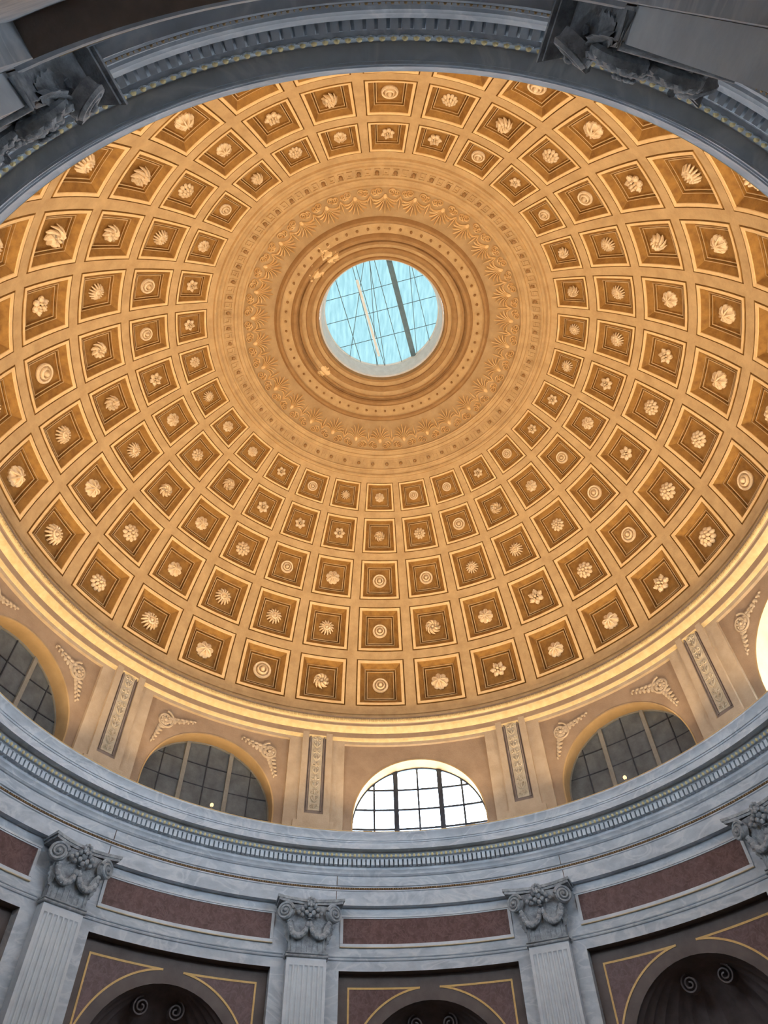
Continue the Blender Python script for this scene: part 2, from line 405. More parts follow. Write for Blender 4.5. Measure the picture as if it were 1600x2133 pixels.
for k in range(NP):
    a = BAY0 + PITCH*(k+0.5)
    if 146 < (a % 360) < 226:
        eg = place('egg', egg_me, trim, az=a); place('egg_casing', cas_me, eg); place('dentil', den_me, trim, az=a)
    else:
        T = rotz(a); rest_e.join(ea, T); rest_c.join(ca, T); rest_d.join(da, T)
for mb, nm, mt in ((rest_e, 'egg_row', 'gold_leaf'), (rest_c, 'egg_casing_row', 'marble_light'), (rest_d, 'dentil_row', 'marble_light')):
    o = mb.build(nm, [mt], trim); o['kind'] = 'stuff'
beads = MB(); NBEAD = 936
b1 = MB(); T1 = lambda x, y, z: pol(9.79+y, math.degrees(x/9.79), 8.628+z)
b1.ball((0, 0.0, 0.0), (0.019, 0.018, 0.019), 6, 4, tf=T1)
b2 = MB(); b2.ball((0, 0.0, 0.0), (0.008, 0.016, 0.018), 6, 4, tf=T1)
for k in range(NBEAD):
    beads.join(b1 if k % 2 == 0 else b2, rotz(360.0*k/NBEAD))
o = beads.build('bead_row', ['gold_bead'], trim); o['kind'] = 'stuff'
gl = MB(); gl.lathe([(9.802, 8.598), (9.796, 8.602), (9.796, 8.652), (9.802, 8.656)], 240)
gl.build('gilt_fillet', ['gold_aged'], trim)
lip = MB(); lip.lathe([(9.072, 9.845), (9.068, 9.855), (9.072, 9.866), (9.09, 9.87)], 288); lip.build('gilt_edge', ['gilt_stucco'], trim)

# ------------------------------------------------------------------ attic wall with lunettes
ARCH_R, ARCH_Z = 2.02, 10.80; AH = 12.95; Z_AREC = 13.34; Z_ATOP = 13.98
at = MB()
at.lathe([(R_ATT, Z_AREC), (R_ATT, 13.48)], 240)
for j in range(NB):
    a = pil_az(j); at.cyl_box(a-18+AH, a+18-AH, 9.9, Z_AREC+0.002, R_ATT, R_AREC+0.02, 8)
rows = [[pol(r, 360*i/240, Z_AREC) for i in range(240)] for r in (R_ATT, R_AREC+0.02)]
at.grid(rows, close_v=True)
at.lathe([(R_ATT-0.02, 13.62), (10.77, 13.62), (10.77, 13.85)], 120)  # unseen roof ring behind the attic, added to block light leaks
attic = tag(at.build('wall_attic', ['stucco_attic_light'], smooth=30), 'warm ochre attic wall with arched lunette bays under the dome', 'wall', kind='structure')
def attic_plate():
    m = MB(); T = bend(R_AREC); X = R_AREC*rad(AH)
    xs = sorted(set([round(-X + 2*X*i/72, 5) for i in range(73)] + [-ARCH_R, ARCH_R]))
    low = lambda x: ARCH_Z + math.sqrt(max(ARCH_R**2 - x*x, 0))
    for x0, x1 in zip(xs, xs[1:]):
        inside = abs((x0+x1)/2) < ARCH_R
        m.poly([T(x0, 0, low(x0) if inside else 9.9), T(x1, 0, low(x1) if inside else 9.9), T(x1, 0, Z_AREC), T(x0, 0, Z_AREC)])
    return m
def attic_reveal():
    m = MB(); T = bend(R_AREC)
    arc = [(-ARCH_R, 9.95)] + [(-ARCH_R*math.cos(math.pi*i/40), ARCH_Z+ARCH_R*math.sin(math.pi*i/40)) for i in range(41)] + [(ARCH_R, 9.95)]
    m.grid([[T(x, d, z) for x, z in arc] for d in (-0.015, R_GLASS-R_AREC+0.06)])
    big = [(x*1.02, ARCH_Z+(z-ARCH_Z)*1.02 if z >= ARCH_Z else z) for x, z in arc]
    m.grid([[T(x, -0.015, z) for x, z in arc], [T(x, -0.015, z) for x, z in big], [T(x, 0.01, z) for x, z in big]])
    return m
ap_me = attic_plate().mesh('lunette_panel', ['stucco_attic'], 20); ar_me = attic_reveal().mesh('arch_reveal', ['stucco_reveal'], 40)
def spandrel(sgn):
    """carved scroll in the upper corner of a lunette bay"""
    m = MB(); T = bend(R_AREC)
    cx, cz = sgn*1.72, 12.78
    p = spiral(cx, cz, 0.29, 0.03, 2.1, math.pi*0.5, 40, -0.02, sgn); m.tube(p, [0.036]*len(p), 5, tf=T)
    m.ball((cx, -0.03, cz), (0.06, 0.05, 0.06), 8, 5, tf=T)
    for k in range(9):
        a = 2*math.pi*k/9; m.ball((cx+0.13*math.cos(a), -0.02, cz+0.13*math.sin(a)), (0.05, 0.04, 0.05), 6, 4, tf=T)
    # tapering leafy tails that run along the arch
    for (ex, ez, n_) in ((sgn*0.78, 13.05, 7), (sgn*1.98, 11.95, 7)):
        for k in range(n_):
            t = (k+0.7)/n_; x = cx+(ex-cx)*t; z = cz+(ez-cz)*t; s_ = 0.135*(1-0.6*t)
            m.ball((x+s_*0.5, -0.015, z+s_*0.6), (s_, 0.035, s_*0.55), 6, 4, tf=T)
            m.ball((x-s_*0.5, -0.015, z-s_*0.4), (s_*0.6, 0.035, s_), 6, 4, tf=T)
        path = [(cx+(ex-cx)*t, -0.01, cz+(ez-cz)*t + 0.05*math.sin(t*9)) for t in np.linspace(0.2, 1, 14)]
        m.tube(path, [0.03*(1-0.6*i/13) for i in range(14)], 5, tf=T)
    return m
sp_me = [spandrel(s).mesh('spandrel_scroll', ['stucco_attic_light'], 50) for s in (-1, 1)]
def attic_pilaster():
    f = MB(); hw = 2.75; pw = 1.62; z0, z1 = 10.86, 13.66; rf = R_ATT-0.075
    T = lambda a, r, z: pol(r, a, z)
    f.cyl_box(-hw, -pw, 9.95, 13.9, rf, R_ATT+0.02, 2); f.cyl_box(pw, hw, 9.95, 13.9, rf, R_ATT+0.02, 2)
    f.cyl_box(-pw, pw, 9.95, z0, rf, R_ATT+0.02, 2); f.cyl_box(-pw, pw, z1, 13.9, rf, R_ATT+0.02, 2)
    f.cyl_box(-hw-0.7, hw+0.7, 9.95, 10.62, rf-0.03, R_ATT+0.02, 4)
    b = MB(); b.cyl_box(-pw, pw, z0, z1, R_ATT-0.02, R_ATT+0.03, 2)
    for (a0, a1, q0, q1) in ((-pw+0.28, -pw+0.5, z0+0.1, z1-0.1), (pw-0.5, pw-0.28, z0+0.1, z1-0.1)): b.cyl_box(a0, a1, q0, q1, R_ATT-0.045, R_ATT, 1)
    o = MB(); B = lambda x, d, z: pol(R_ATT+d, math.degrees(x/R_ATT), z)
    ow = R_ATT*rad(pw-0.62)
    o.box(-ow, ow, -0.035, 0.0, z0+0.12, z1-0.12, tf=B)
    n = 11
    for k in range(n):                                              # candelabra of scrolls, buds and leaves
        zc = z0+0.24+(z1-z0-0.48)*k/(n-1)
        o.ball((0, -0.05, zc), (0.035, 0.035, 0.09), 6, 4, tf=B)
        for s in (-1, 1):
            if k % 2 == 0:
                p = spiral(s*0.085, zc, 0.065, 0.015, 1.3, math.pi*0.5, 14, -0.05, s); o.tube(p, 0.018, 4, tf=B)
            else:
                o.tube([(0, -0.045, zc-0.09), (s*0.08, -0.06, zc-0.02), (s*0.13, -0.05, zc+0.09)], [0.03, 0.028, 0.008], 5, tf=B)
                o.ball((s*0.06, -0.045, zc+0.1), (0.03, 0.03, 0.03), 6, 4, tf=B)
    return f, b, o
f_, b_, o_ = attic_pilaster()
apf, apb, apo = f_.mesh('attic_pilaster', ['stucco_attic_light']), b_.mesh('panel_border', ['panel_border']), o_.mesh('carved_ornament', ['stucco_relief'], 50)
for j in range(NB):
    p = place('attic_pilaster', apf, attic, az=pil_az(j)); place('panel_border', apb, p); place('carved_ornament', apo, p)
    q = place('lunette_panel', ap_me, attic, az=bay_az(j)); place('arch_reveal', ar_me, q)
    if j != 0:
        for me in sp_me: place('spandrel_scroll', me, q)

# windows: half-round, two stout bars, thin glazing bars, single panes
def clip_half_disc(poly, R):
    """clip a convex polygon with a circle of radius R about the origin (approximated)"""
    out = poly
    for k in range(48):
        a = 2*math.pi*(k+0.5)/48; nx, nz = math.cos(a), math.sin(a); lim = R
        res = []
        for i in range(len(out)):
            p, q = out[i], out[(i+1) % len(out)]
            dp, dq = p[0]*nx+p[1]*nz-lim, q[0]*nx+q[1]*nz-lim
            if dp <= 0: res.append(p)
            if (dp < 0) != (dq < 0) and abs(dp-dq) > 1e-9:
                t = dp/(dp-dq); res.append((p[0]+(q[0]-p[0])*t, p[1]+(q[1]-p[1])*t))
        out = res
        if len(out) < 3: return []
    return out
OPEN = {0, 2, 3, 4, 6, 7}                 # lunettes glazed with clear panes; unseen near-side ones opened to add daylight
VX = [-1, -0.66, -0.335, 0.0, 0.335, 0.66, 1]
def window(idx, j):
    clear = j in OPEN
    a = bay_az(j); T = (lambda x, d, z: pol(R_GLASS+d, math.degrees(x/R_AREC), z)); WR = ARCH_R+0.012
    ZB = [-0.85, 0.0, 0.62, 1.28, WR]
    root = empty('window_%d' % idx, az=a)
    gb = 0.03 if clear else 0.014
    bar_mat = 'iron' if clear else 'window_bar'
    pm = 'clear_pane' if clear else 'blind_pane'
    for zi in range(4):
        for xi in range(6):
            g = 0.012
            rect = [(VX[xi]*WR+g, ZB[zi]+g), (VX[xi+1]*WR-g, ZB[zi]+g), (VX[xi+1]*WR-g, ZB[zi+1]-g), (VX[xi]*WR+g, ZB[zi+1]-g)]
            c = clip_half_disc(rect, WR) if ZB[zi] >= 0 else rect
            if len(c) < 3: continue
            off = 0.0 if clear else random.uniform(-0.012, 0.012)
            d0 = 0.0 + off
            m = MB(); m.prism([(x, ARCH_Z+z) for x, z in c], d0, d0+0.02, tf=T)
            m.build('pane', [pm], root)
    for x in (-0.335, 0.335):
        m = MB(); wd = 0.075 if clear else 0.06
        m.box(x*WR-wd, x*WR+wd, -0.07, 0.03, ARCH_Z-0.85, ARCH_Z+math.sqrt(WR**2-(x*WR)**2), tf=T); m.build('mullion', [bar_mat], root)
    for x in (-0.66, 0.0, 0.66):
        m = MB(); m.box(x*WR-gb, x*WR+gb, -0.03, 0.02, ARCH_Z-0.85, ARCH_Z+math.sqrt(WR**2-(x*WR)**2), tf=T); m.build('glazing_bar', ['iron'], root)
    for z in ZB[1:4]:
        hw = math.sqrt(WR**2-z*z)
        m = MB(); m.box(-hw, hw, -0.02, 0.02, ARCH_Z+z-gb, ARCH_Z+z+gb, tf=T, nx=12); m.build('glazing_bar', ['iron'], root)
    fr = MB()
    arc = [(-math.cos(math.pi*i/40), math.sin(math.pi*i/40)) for i in range(41)]
    for (d0, d1) in ((-0.04, 0.04),):
        rows = [[T(x*q, d, ARCH_Z+z*q) for x, z in arc] for q, d in ((WR-0.05, d0), (WR-0.05, d1), (WR+0.04, d1), (WR+0.04, d0))]
        fr.grid(rows, close_u=True)
    fr.build('window_frame', ['iron' if clear else 'window_bar'], root, smooth=40)
    sill = MB(); sill.box(-WR-0.05, WR+0.05, -0.49, 0.1, ARCH_Z-0.92, ARCH_Z-0.85, tf=T, nx=16); sill.build('window_sill', ['stucco_attic_light'], root)
    return root
WIN_LABEL = {0: 'bright half-round window straight ahead below the dome, daylight behind iron glazing bars',
             1: 'dark blind half-round window just right of the bright central window',
             2: 'bright half-round window cut off by the right edge of the photo',
             9: 'grey blind half-round window just left of the bright central window',
             8: 'grey blind half-round window cut off by the left edge of the photo'}
k = 2
for j in range(NB):
    r_ = window(k, j); k += 1
    tag(r_, WIN_LABEL.get(j, 'half-round window hidden above the cornice over the viewer'), 'window', 'half-round attic windows', 'structure')
    if j in OPEN:
        ld = bpy.data.lights.new('window_portal', 'AREA'); ld.shape = 'RECTANGLE'; ld.size = 4.0; ld.size_y = 2.1
        ld.cycles.is_portal = True
        lo = bpy.data.objects.new('window_portal', ld); COL.objects.link(lo)
        lo.location = pol(R_GLASS+0.1, bay_az(j), ARCH_Z+1.0); a = rad(bay_az(j))
        d = Vector((-math.sin(a), -math.cos(a), 0)); lo.rotation_euler = d.to_track_quat('-Z', 'Z').to_euler()
        lo['kind'] = 'helper'

# ------------------------------------------------------------------ springing cornice of the dome
sc_ = MB()
sprof = [(R_ATT+0.01, 13.44), (R_ATT-0.02, 13.46), (R_ATT-0.05, 13.52), (R_ATT-0.06, 13.55), (10.13, 13.56), (10.12, 13.72), (10.05, 13.76), (9.99, 13.84), (9.97, 13.89), (9.96, 13.90), (9.955, 13.97), (9.92, 13.98), (9.885, 14.01), (9.865, 14.06), (9.87, 14.11), (9.89, 14.13), (9.875, 14.14), (9.87, 14.18), (9.90, 14.20), (9.985, 14.24)]
sc_.lathe(sprof, 288, mats=[0, 0, 0, 1, 1, 0, 0, 0, 1, 1, 1, 0, 0, 0, 1, 1, 1, 1, 1])  # gilt torus; the cavetto and cyma carry painted-in uplight in the same colour
trim2 = tag(sc_.build('trim_2', ['gilt_stucco', 'stucco_attic'], smooth=40), 'gilded ochre moulding ring where the dome springs from the attic', 'moulding', kind='structure')
lf = MB()
lm = MB(); T1 = lambda x, y, z: pol(9.87+y, math.degrees(x/9.87), 14.06+z)
lm.ball((0, 0, 0), (0.035, 0.03, 0.05), 6, 4, tf=T1); lm.tube([(0.02, -0.01, -0.05), (0.06, -0.02, 0.05)], [0.012, 0.006], 4, tf=T1)
for k in range(480): lf.join(lm, rotz(360*k/480))
o = lf.build('leaf_row', ['gilt_stucco'], trim2); o['kind'] = 'stuff'

# ------------------------------------------------------------------ dome
ZC = 13.79; RD = 10.0
def sph(R, lat, az):
    l = rad(lat); return pol(R*math.cos(l), az, ZC + R*math.sin(l))
ROWS = [(48.15, 54.55), (38.95, 46.75), (28.65, 37.45), (17.2, 27.0), (5.2, 15.45)]
CW = 4.97
dm = MB()
bounds = [54.55+0.65] + [(ROWS[i][0]+ROWS[i+1][1])/2 for i in range(4)] + [4.2]
for i, (l0, l1) in enumerate(ROWS):
    hi, lo = bounds[i], bounds[i+1]
    for c in range(30):
        az = COF0+12*c; n = 4
        A = [-6+12*k/n for k in range(n+1)]; B = [-CW+2*CW*k/n for k in range(n+1)]
        dm.grid([[sph(RD, l1, az+b) for b in B], [sph(RD, hi, az+a) for a in A]])
        dm.grid([[sph(RD, lo, az+a) for a in A], [sph(RD, l0, az+b) for b in B]])
        Lo = [lo+(hi-lo)*k/n for k in range(n+1)]; Li = [l0+(l1-l0)*k/n for k in range(n+1)]
        dm.grid([[sph(RD, a, az-6) for a in Lo], [sph(RD, b, az-CW) for b in Li]][::-1])
        dm.grid([[sph(RD, b, az+CW) for b in Li], [sph(RD, a, az+6) for a in Lo]][::-1])
dm.lathe([(RD*math.cos(rad(l)), ZC+RD*math.sin(rad(l))) for l in (0.5, 3.2)] + [(9.955*math.cos(rad(l)), ZC+9.955*math.sin(rad(l))) for l in (3.25, 3.7)] + [(RD*math.cos(rad(l)), ZC+RD*math.sin(rad(l))) for l in (3.75, 4.2)], 240)
crown = [(55.2, 10.0, 0), (55.75, 10.0, 0), (55.85, 9.93, 0), (56.1, 9.91, 0), (56.4, 9.93, 0), (56.5, 9.985, 0), (57.2, 9.985, 0), (57.3, 9.945, 0), (57.6, 9.945, 0), (57.7, 10.0, 0), (59.9, 10.0, 0), (60.0, 9.95, 0), (60.35, 9.94, 0), (60.6, 9.95, 0), (60.7, 9.985, 0),
         (61.35, 9.985, 0), (61.45, 9.95, 0), (61.75, 9.95, 0), (61.85, 10.03, 0), (68.2, 10.045, 2), (68.3, 9.97, 1), (68.5, 9.90, 1), (68.9, 9.89, 1), (69.15, 9.92, 1), (69.2, 9.99, 0), (71.5, 9.99, 0), (71.6, 9.93, 1), (71.9, 9.86, 1), (72.4, 9.85, 1), (72.7, 9.90, 1), (72.75, 10.0, 1), (73.1, 10.01, 1),
         (73.2, 9.95, 1), (73.6, 9.92, 1), (73.7, 10.0, 0), (74.6, 10.03, 0), (74.7, 9.97, 1), (75.2, 9.93, 1), (75.7, 9.97, 1), (75.8, 10.04, 1), (76.6, 10.06, 0), (76.7, 10.0, 1), (77.1, 10.0, 1)]
pr = [(R*math.cos(rad(l)), ZC+R*math.sin(rad(l))) for l, R, _ in crown] + [(2.21, 23.62), (2.205, 23.72)]
mats = [m for _, _, m in crown[1:]] + [1, 1]
dm.lathe(pr, 180, mats=mats)
dm.lathe([(10.75*math.cos(rad(l)), ZC+10.75*math.sin(rad(l))) for l in range(0, 77, 4)] + [(2.3, 24.62)], 96, mats=[1]*20)  # unseen outer dome shell, added so no sky light leaks between coffers
dome = tag(dm.build('ceiling', ['stucco_ochre', 'stucco_ring', 'stucco_field'], smooth=25), 'ochre coffered dome with concentric rings around its round skylight', 'dome', kind='structure')
sh = MB(); sh.lathe([(2.205, 23.72), (2.15, 23.74), (2.14, 23.9), (2.10, 24.2), (2.09, 24.5)], 96); sh.build('oculus_shaft', ['plaster_white'], dome, smooth=30)
# coffers
def coffer_row(l0, l1):
    lc = (l0+l1)/2; rm = RD*math.cos(rad(lc)); hw = rm*rad(CW); hh = RD*rad((l1-l0)/2); w_ = 2*hw
    def ring(inset, depth, n=4):
        """rectangle inset by a length, pushed outward by depth; n points per side"""
        pts = []; fa = max(0.01, 1-inset/hw); fl = max(0.01, 1-inset/hh)
        c = [(-1, -1), (1, -1), (1, 1), (-1, 1)]
        for k in range(4):
            p, q = c[k], c[(k+1) % 4]
            for t in range(n):
                x = p[0]+(q[0]-p[0])*t/n; y = p[1]+(q[1]-p[1])*t/n
                pts.append(sph(RD+depth, lc + y*fl*(l1-l0)/2, x*fa*CW))
        return pts
    s = w_/1.7
    fr = MB(); fr.grid([ring(0.0, 0.0), ring(0.002, 0.05*s), ring(0.036*s, 0.05*s), ring(0.042*s, -0.012), ring(0.135*s, -0.008), ring(0.145*s, 0.03)], mat=[1, 1, 1, 0, 0], close_v=True)  # groove faces browned, so the shadow line around the frame is in the colour
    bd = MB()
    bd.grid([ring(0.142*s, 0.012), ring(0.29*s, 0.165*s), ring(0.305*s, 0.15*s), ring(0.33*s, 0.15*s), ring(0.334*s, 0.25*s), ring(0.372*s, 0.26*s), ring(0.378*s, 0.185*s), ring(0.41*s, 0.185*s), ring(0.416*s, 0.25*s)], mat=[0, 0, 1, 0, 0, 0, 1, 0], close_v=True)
    inner = ring(0.416*s, 0.25*s)
    bd.poly(inner, 0)
    return fr, bd, lc, s
def rosette(kind):
    """unit-radius rosette, front along +z"""
    m = MB()
    if kind == 0:      # two whorls of round petals
        for (nn, rr, pr_, zz, tl) in ((10, 0.72, 0.27, 0.10, 0.28), (7, 0.42, 0.2, 0.26, 0.3)):
            for k in range(nn):
                a = 2*math.pi*k/nn; c, s = math.cos(a), math.sin(a)
                m.ball((0, 0, 0), (pr_*1.15, pr_*0.95, 0.14), 7, 4, tf=lambda x, y, z, c=c, s=s, rr=rr, zz=zz: ((rr+x)*c-y*s, (rr+x)*s+y*c, zz+z-0.12*x))
        m.ball((0, 0, 0.32), (0.2, 0.2, 0.16), 8, 5)
    elif kind == 1:    # ringed boss
        prof = [(0.94, 0.0), (1.0, 0.12), (0.92, 0.22), (0.76, 0.2), (0.72, 0.03), (0.6, 0.03), (0.55, 0.24), (0.42, 0.28), (0.37, 0.08), (0.27, 0.08), (0.22, 0.34), (0.1, 0.42), (0.01, 0.43)]
        m.grid([[(r*math.cos(2*math.pi*k/24), r*math.sin(2*math.pi*k/24), z) for k in range(24)] for r, z in prof], close_v=True)
    elif kind == 2:    # eight-ribbed star leaf
        m.grid([[(r*(1-0.16*(k % 4 == 0))*math.cos(2*math.pi*k/32), r*(1-0.16*(k % 4 == 0))*math.sin(2*math.pi*k/32), z+0.05*(k % 4 == 2)) for k in range(32)] for r, z in ((0.95, 0.0), (0.97, 0.1), (0.7, 0.2), (0.3, 0.24), (0.02, 0.26))], close_v=True)
        for k in range(8):
            a = 2*math.pi*(k+0.5)/8; c, s = math.cos(a), math.sin(a)
            m.tube([(0.08*c, 0.08*s, 0.34), (0.5*c, 0.5*s, 0.32), (0.92*c, 0.92*s, 0.14)], [0.09, 0.10, 0.05], 5)
        m.ball((0, 0, 0.34), (0.17, 0.17, 0.13), 8, 4)
    elif kind == 3:    # swirling leaves
        for k in range(9):
            a = 2*math.pi*k/9
            pts = [((0.18+0.78*t)*math.cos(a+1.0*t*t), (0.18+0.78*t)*math.sin(a+1.0*t*t), 0.16+0.22*math.sin(math.pi*min(1, t*1.0))) for t in np.linspace(0, 1, 6)]
            m.tube(pts, [0.10, 0.17, 0.22, 0.22, 0.16, 0.05], 6, flat=(1, 0.8))
        m.ball((0, 0, 0.3), (0.22, 0.22, 0.2), 8, 5)
    elif kind == 4:    # six broad petals with curled tips
        for k in range(6):
            a = 2*math.pi*k/6; c, s = math.cos(a), math.sin(a)
            m.ball((0, 0, 0), (0.36, 0.34, 0.16), 8, 5, tf=lambda x, y, z, c=c, s=s: ((0.6+x)*c-y*s, (0.6+x)*s+y*c, 0.14+z))
            m.ball((0.9*c, 0.9*s, 0.18), (0.13, 0.13, 0.1), 6, 4)
            a += math.pi/6; m.ball((0.36*math.cos(a), 0.36*math.sin(a), 0.3), (0.15, 0.15, 0.12), 6, 4)
        m.ball((0, 0, 0.36), (0.18, 0.18, 0.16), 8, 5)
    else:              # daisy with many narrow petals
        for k in range(14):
            a = 2*math.pi*k/14; c, s = math.cos(a), math.sin(a)
            m.tube([(0.3*c, 0.3*s, 0.22), (0.65*c, 0.65*s, 0.26), (0.98*c, 0.98*s, 0.06)], [0.07, 0.13, 0.08], 5)
        m.grid([[(r*math.cos(2*math.pi*k/14), r*math.sin(2*math.pi*k/14), z) for k in range(14)] for r, z in ((0.5, 0.1), (0.46, 0.34), (0.34, 0.38), (0.28, 0.28), (0.2, 0.3), (0.12, 0.42), (0.01, 0.44))], close_v=True)
    return m
ros_me = [rosette(k).mesh('rosette', ['stucco_rosette'], 50) for k in range(6)]
for i, (l0, l1) in enumerate(ROWS):
    fr, bd, lc, s = coffer_row(l0, l1)
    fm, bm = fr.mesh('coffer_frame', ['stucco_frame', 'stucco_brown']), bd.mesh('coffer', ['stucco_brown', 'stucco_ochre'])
    l = rad(lc); nrm = Vector((0, -math.cos(l), -math.sin(l))); up = Vector((0, -math.sin(l), math.cos(l))); rt = Vector((1, 0, 0))
    base = Vector(sph(RD+0.25*s, lc, 0)); sc = 0.30*s
    for c in range(30):
        cf = place('coffer', bm, dome, az=COF0+12*c)
        place('coffer_frame', fm, cf)
        ro = place('rosette', random.choice(ros_me), cf)
        th = random.uniform(0, 6.28); z_ = nrm.copy(); x_ = (rt*math.cos(th)+up*math.sin(th)); y_ = z_.cross(x_)
        kk = sc*random.uniform(0.93, 1.06)
        M = Matrix((x_, y_, z_)).transposed().to_4x4(); M = Matrix.Translation(base) @ M @ Matrix.Diagonal((kk, kk, kk*1.85, 1))
        ro.matrix_local = M
# studs in the two ring bands
st = MB(); Ts = lambda lat: (lambda x, y, z: sph(RD-0.01+y, lat+math.degrees(z/RD), math.degrees(x/(RD*math.cos(rad(lat))))))
for (lat, n_, sz) in ((58.75, 60, 0.062), (70.4, 60, 0.042)):
    sm = MB(); sm.ball((0, -0.02, 0), (sz, 0.09, sz), 8, 6, tf=Ts(lat)); me = sm.mesh('stud', ['stucco_ring'], 60)
    for c in range(n_): place('stud', me, dome, az=COF0+360.0*(c+0.5)/n_)
key = MB()
kf = MB(); Tk = Ts(58.75)
for (x0, x1, z0, z1) in ((-0.10, 0.10, 0.10, 0.13), (-0.10, -0.07, -0.10, 0.13), (-0.10, 0.06, -0.13, -0.10), (0.04, 0.07, -0.13, 0.04), (-0.03, 0.07, 0.02, 0.05)):
    kf.box(x0, x1, -0.02, 0.02, z0, z1, tf=Tk)
for c in range(120): key.join(kf, rotz(COF0+3.0*(c) + 1.5*(0)))
o = key.build('fret_band', ['stucco_ochre'], dome); o['kind'] = 'stuff'
# palmettes and scrolls on the field around the oculus
def palmette():
    m = MB(); lat0 = 61.95
    T = lambda x, y, z: sph(10.015+y, lat0+math.degrees(z/RD), math.degrees(x/(RD*math.cos(rad(lat0+math.degrees(z/RD))))))
    for k in range(-4, 5):                                          # nine lobes that fan out and curl over
        L = 0.56*(1-0.075*abs(k)); x, z = 0.012*k, 0.36-0.012*abs(k); pts = [(x, -0.03, z)]
        for t in np.linspace(0, 1, 8)[1:]:
            d = k*(0.15 + 0.40*t*t); x += L/7*math.sin(d); z += L/7*math.cos(d); pts.append((x, -0.03, z))
        m.tube(pts, [0.012, 0.014, 0.017, 0.020, 0.023, 0.026, 0.026, 0.014], 5, tf=T, flat=(0.75, 1.8))
    m.ball((0, -0.02, 0.33), (0.07, 0.04, 0.09), 8, 4, tf=T)
    for s in (-1, 1):
        p = spiral(s*0.20, 0.14, 0.13, 0.025, 1.7, math.pi*0.5, 26, -0.02, -s); m.tube(p, 0.015, 5, tf=T, flat=(1, 3))
        m.tube([(s*0.2, -0.012, 0.27), (s*0.33, -0.012, 0.30), (s*0.43, -0.012, 0.20)], 0.02, 5, tf=T)
    return m
def bud():
    m = MB(); lat0 = 61.95
    T = lambda x, y, z: sph(10.015+y, lat0+math.degrees(z/RD), math.degrees(x/(RD*math.cos(rad(lat0+math.degrees(z/RD))))))
    for k in (-1, 0, 1):                                            # slim spire with two side leaves
        L = 0.50 if k == 0 else 0.26; a = k*0.42
        m.tube([(L*t*math.sin(a), -0.03, 0.28+L*t*math.cos(a)) for t in np.linspace(0, 1, 5)], [0.010, 0.022, 0.026, 0.020, 0.006], 5, tf=T, flat=(0.8, 1.6))
    for s in (-1, 1):
        p = spiral(s*0.13, 0.16, 0.09, 0.02, 1.5, math.pi*0.5, 22, -0.02, s); m.tube(p, 0.014, 5, tf=T, flat=(1, 3))
    return m
pm_, bm_ = palmette().mesh('palmette', ['stucco_frame'], 60), bud().mesh('scroll_bud', ['stucco_frame'], 60)
for c in range(30):
    place('palmette', pm_, dome, az=COF0+12*c); place('scroll_bud', bm_, dome, az=COF0+12*c+6)

# ------------------------------------------------------------------ skylight over the oculus
sky = empty('window_1', (0, 0, 24.46+H))
tag(sky, 'round pale blue skylight glass at the top of the dome', 'skylight', kind='structure')
dirv = Vector((0.29, 1.0)).normalized()                       # direction of the roof bars
perp = Vector((-dirv.y, dirv.x))
def strip_poly(o0, o1, R=2.10):
    """part of the disc between two offsets across the bars"""
    pts = []
    def arc(oa, ob, side):
        out = []
        for i in range(13):
            o_ = oa+(ob-oa)*i/12; h = math.sqrt(max(R*R-o_*o_, 0)); p = perp*o_ + dirv*(h*side); out.append((p.x, p.y))
        return out
    return arc(o0, o1, 1) + arc(o1, o0, -1)
offs = [-2.1, -1.45, -0.72, 0.50, 1.35, 2.1]
for o0, o1 in zip(offs, offs[1:]):
    m = MB(); pl = strip_poly(max(o0, -2.09), min(o1, 2.09))
    m.poly([(x, y, 0.0) for x, y in pl]); m.poly([(x, y, 0.02) for x, y in pl]); rim = [[(x, y, z) for x, y in pl] for z in (0.0, 0.02)]; m.grid(rim, close_v=True)
    m.build('pane', ['skylight_glass'], sky)
def sky_bar(name, off, w_, mat, z=-0.05, d=None, R=2.08, l0=-1, l1=1):
    m = MB(); dv = d or dirv; pv = Vector((-dv.y, dv.x)); h = math.sqrt(max(R*R-off*off, 0))
    a, b = pv*off + dv*(h*l0), pv*off + dv*(h*l1); q = pv*(w_/2)
    pts = [(a.x-q.x, a.y-q.y), (b.x-q.x, b.y-q.y), (b.x+q.x, b.y+q.y), (a.x+q.x, a.y+q.y)]
    n = 4; bb = len(m.v); m.v.extend([(x, y, z) for x, y in pts] + [(x, y, z+0.03) for x, y in pts])
    m.f += [(3, 2, 1, 0), (4, 5, 6, 7)] + [(i, (i+1) % 4, 4+(i+1) % 4, 4+i) for i in range(4)]; m.m += [0]*6
    return m.build(name, [mat], sky)
sky_bar('roof_beam', -0.74, 0.19, 'steel_blue')
sky_bar('roof_strut', 0.52, 0.09, 'white_paint', l0=-0.7, l1=0.8)
for off, ang in ((-1.45, 0), (0.60, 0.03), (0.42, 0.0), (-0.25, 0), (1.25, 0.0), (0.3, 0.20), (0.9, 0.42), (-1.15, 0.15), (0.15, 0.12)):
    c, s = math.cos(ang), math.sin(ang); d = Vector((dirv.x*c-dirv.y*s, dirv.x*s+dirv.y*c)); sky_bar('cable', off, 0.022, 'steel_blue', z=-0.04, d=d)
for off in (-0.9, 0.1, 0.95):
    sky_bar('glass_joint', off, 0.014, 'steel_blue', z=-0.03, d=perp)
rg = MB(); rg.lathe([(2.09, 24.42), (2.04, 24.42), (2.04, 24.46), (2.09, 24.46)], 96)
o = rg.build('skylight_ring', ['white_paint'], None, smooth=40); o.parent = sky; o.matrix_parent_inverse = Matrix.Translation((0, 0, -24.46-H))

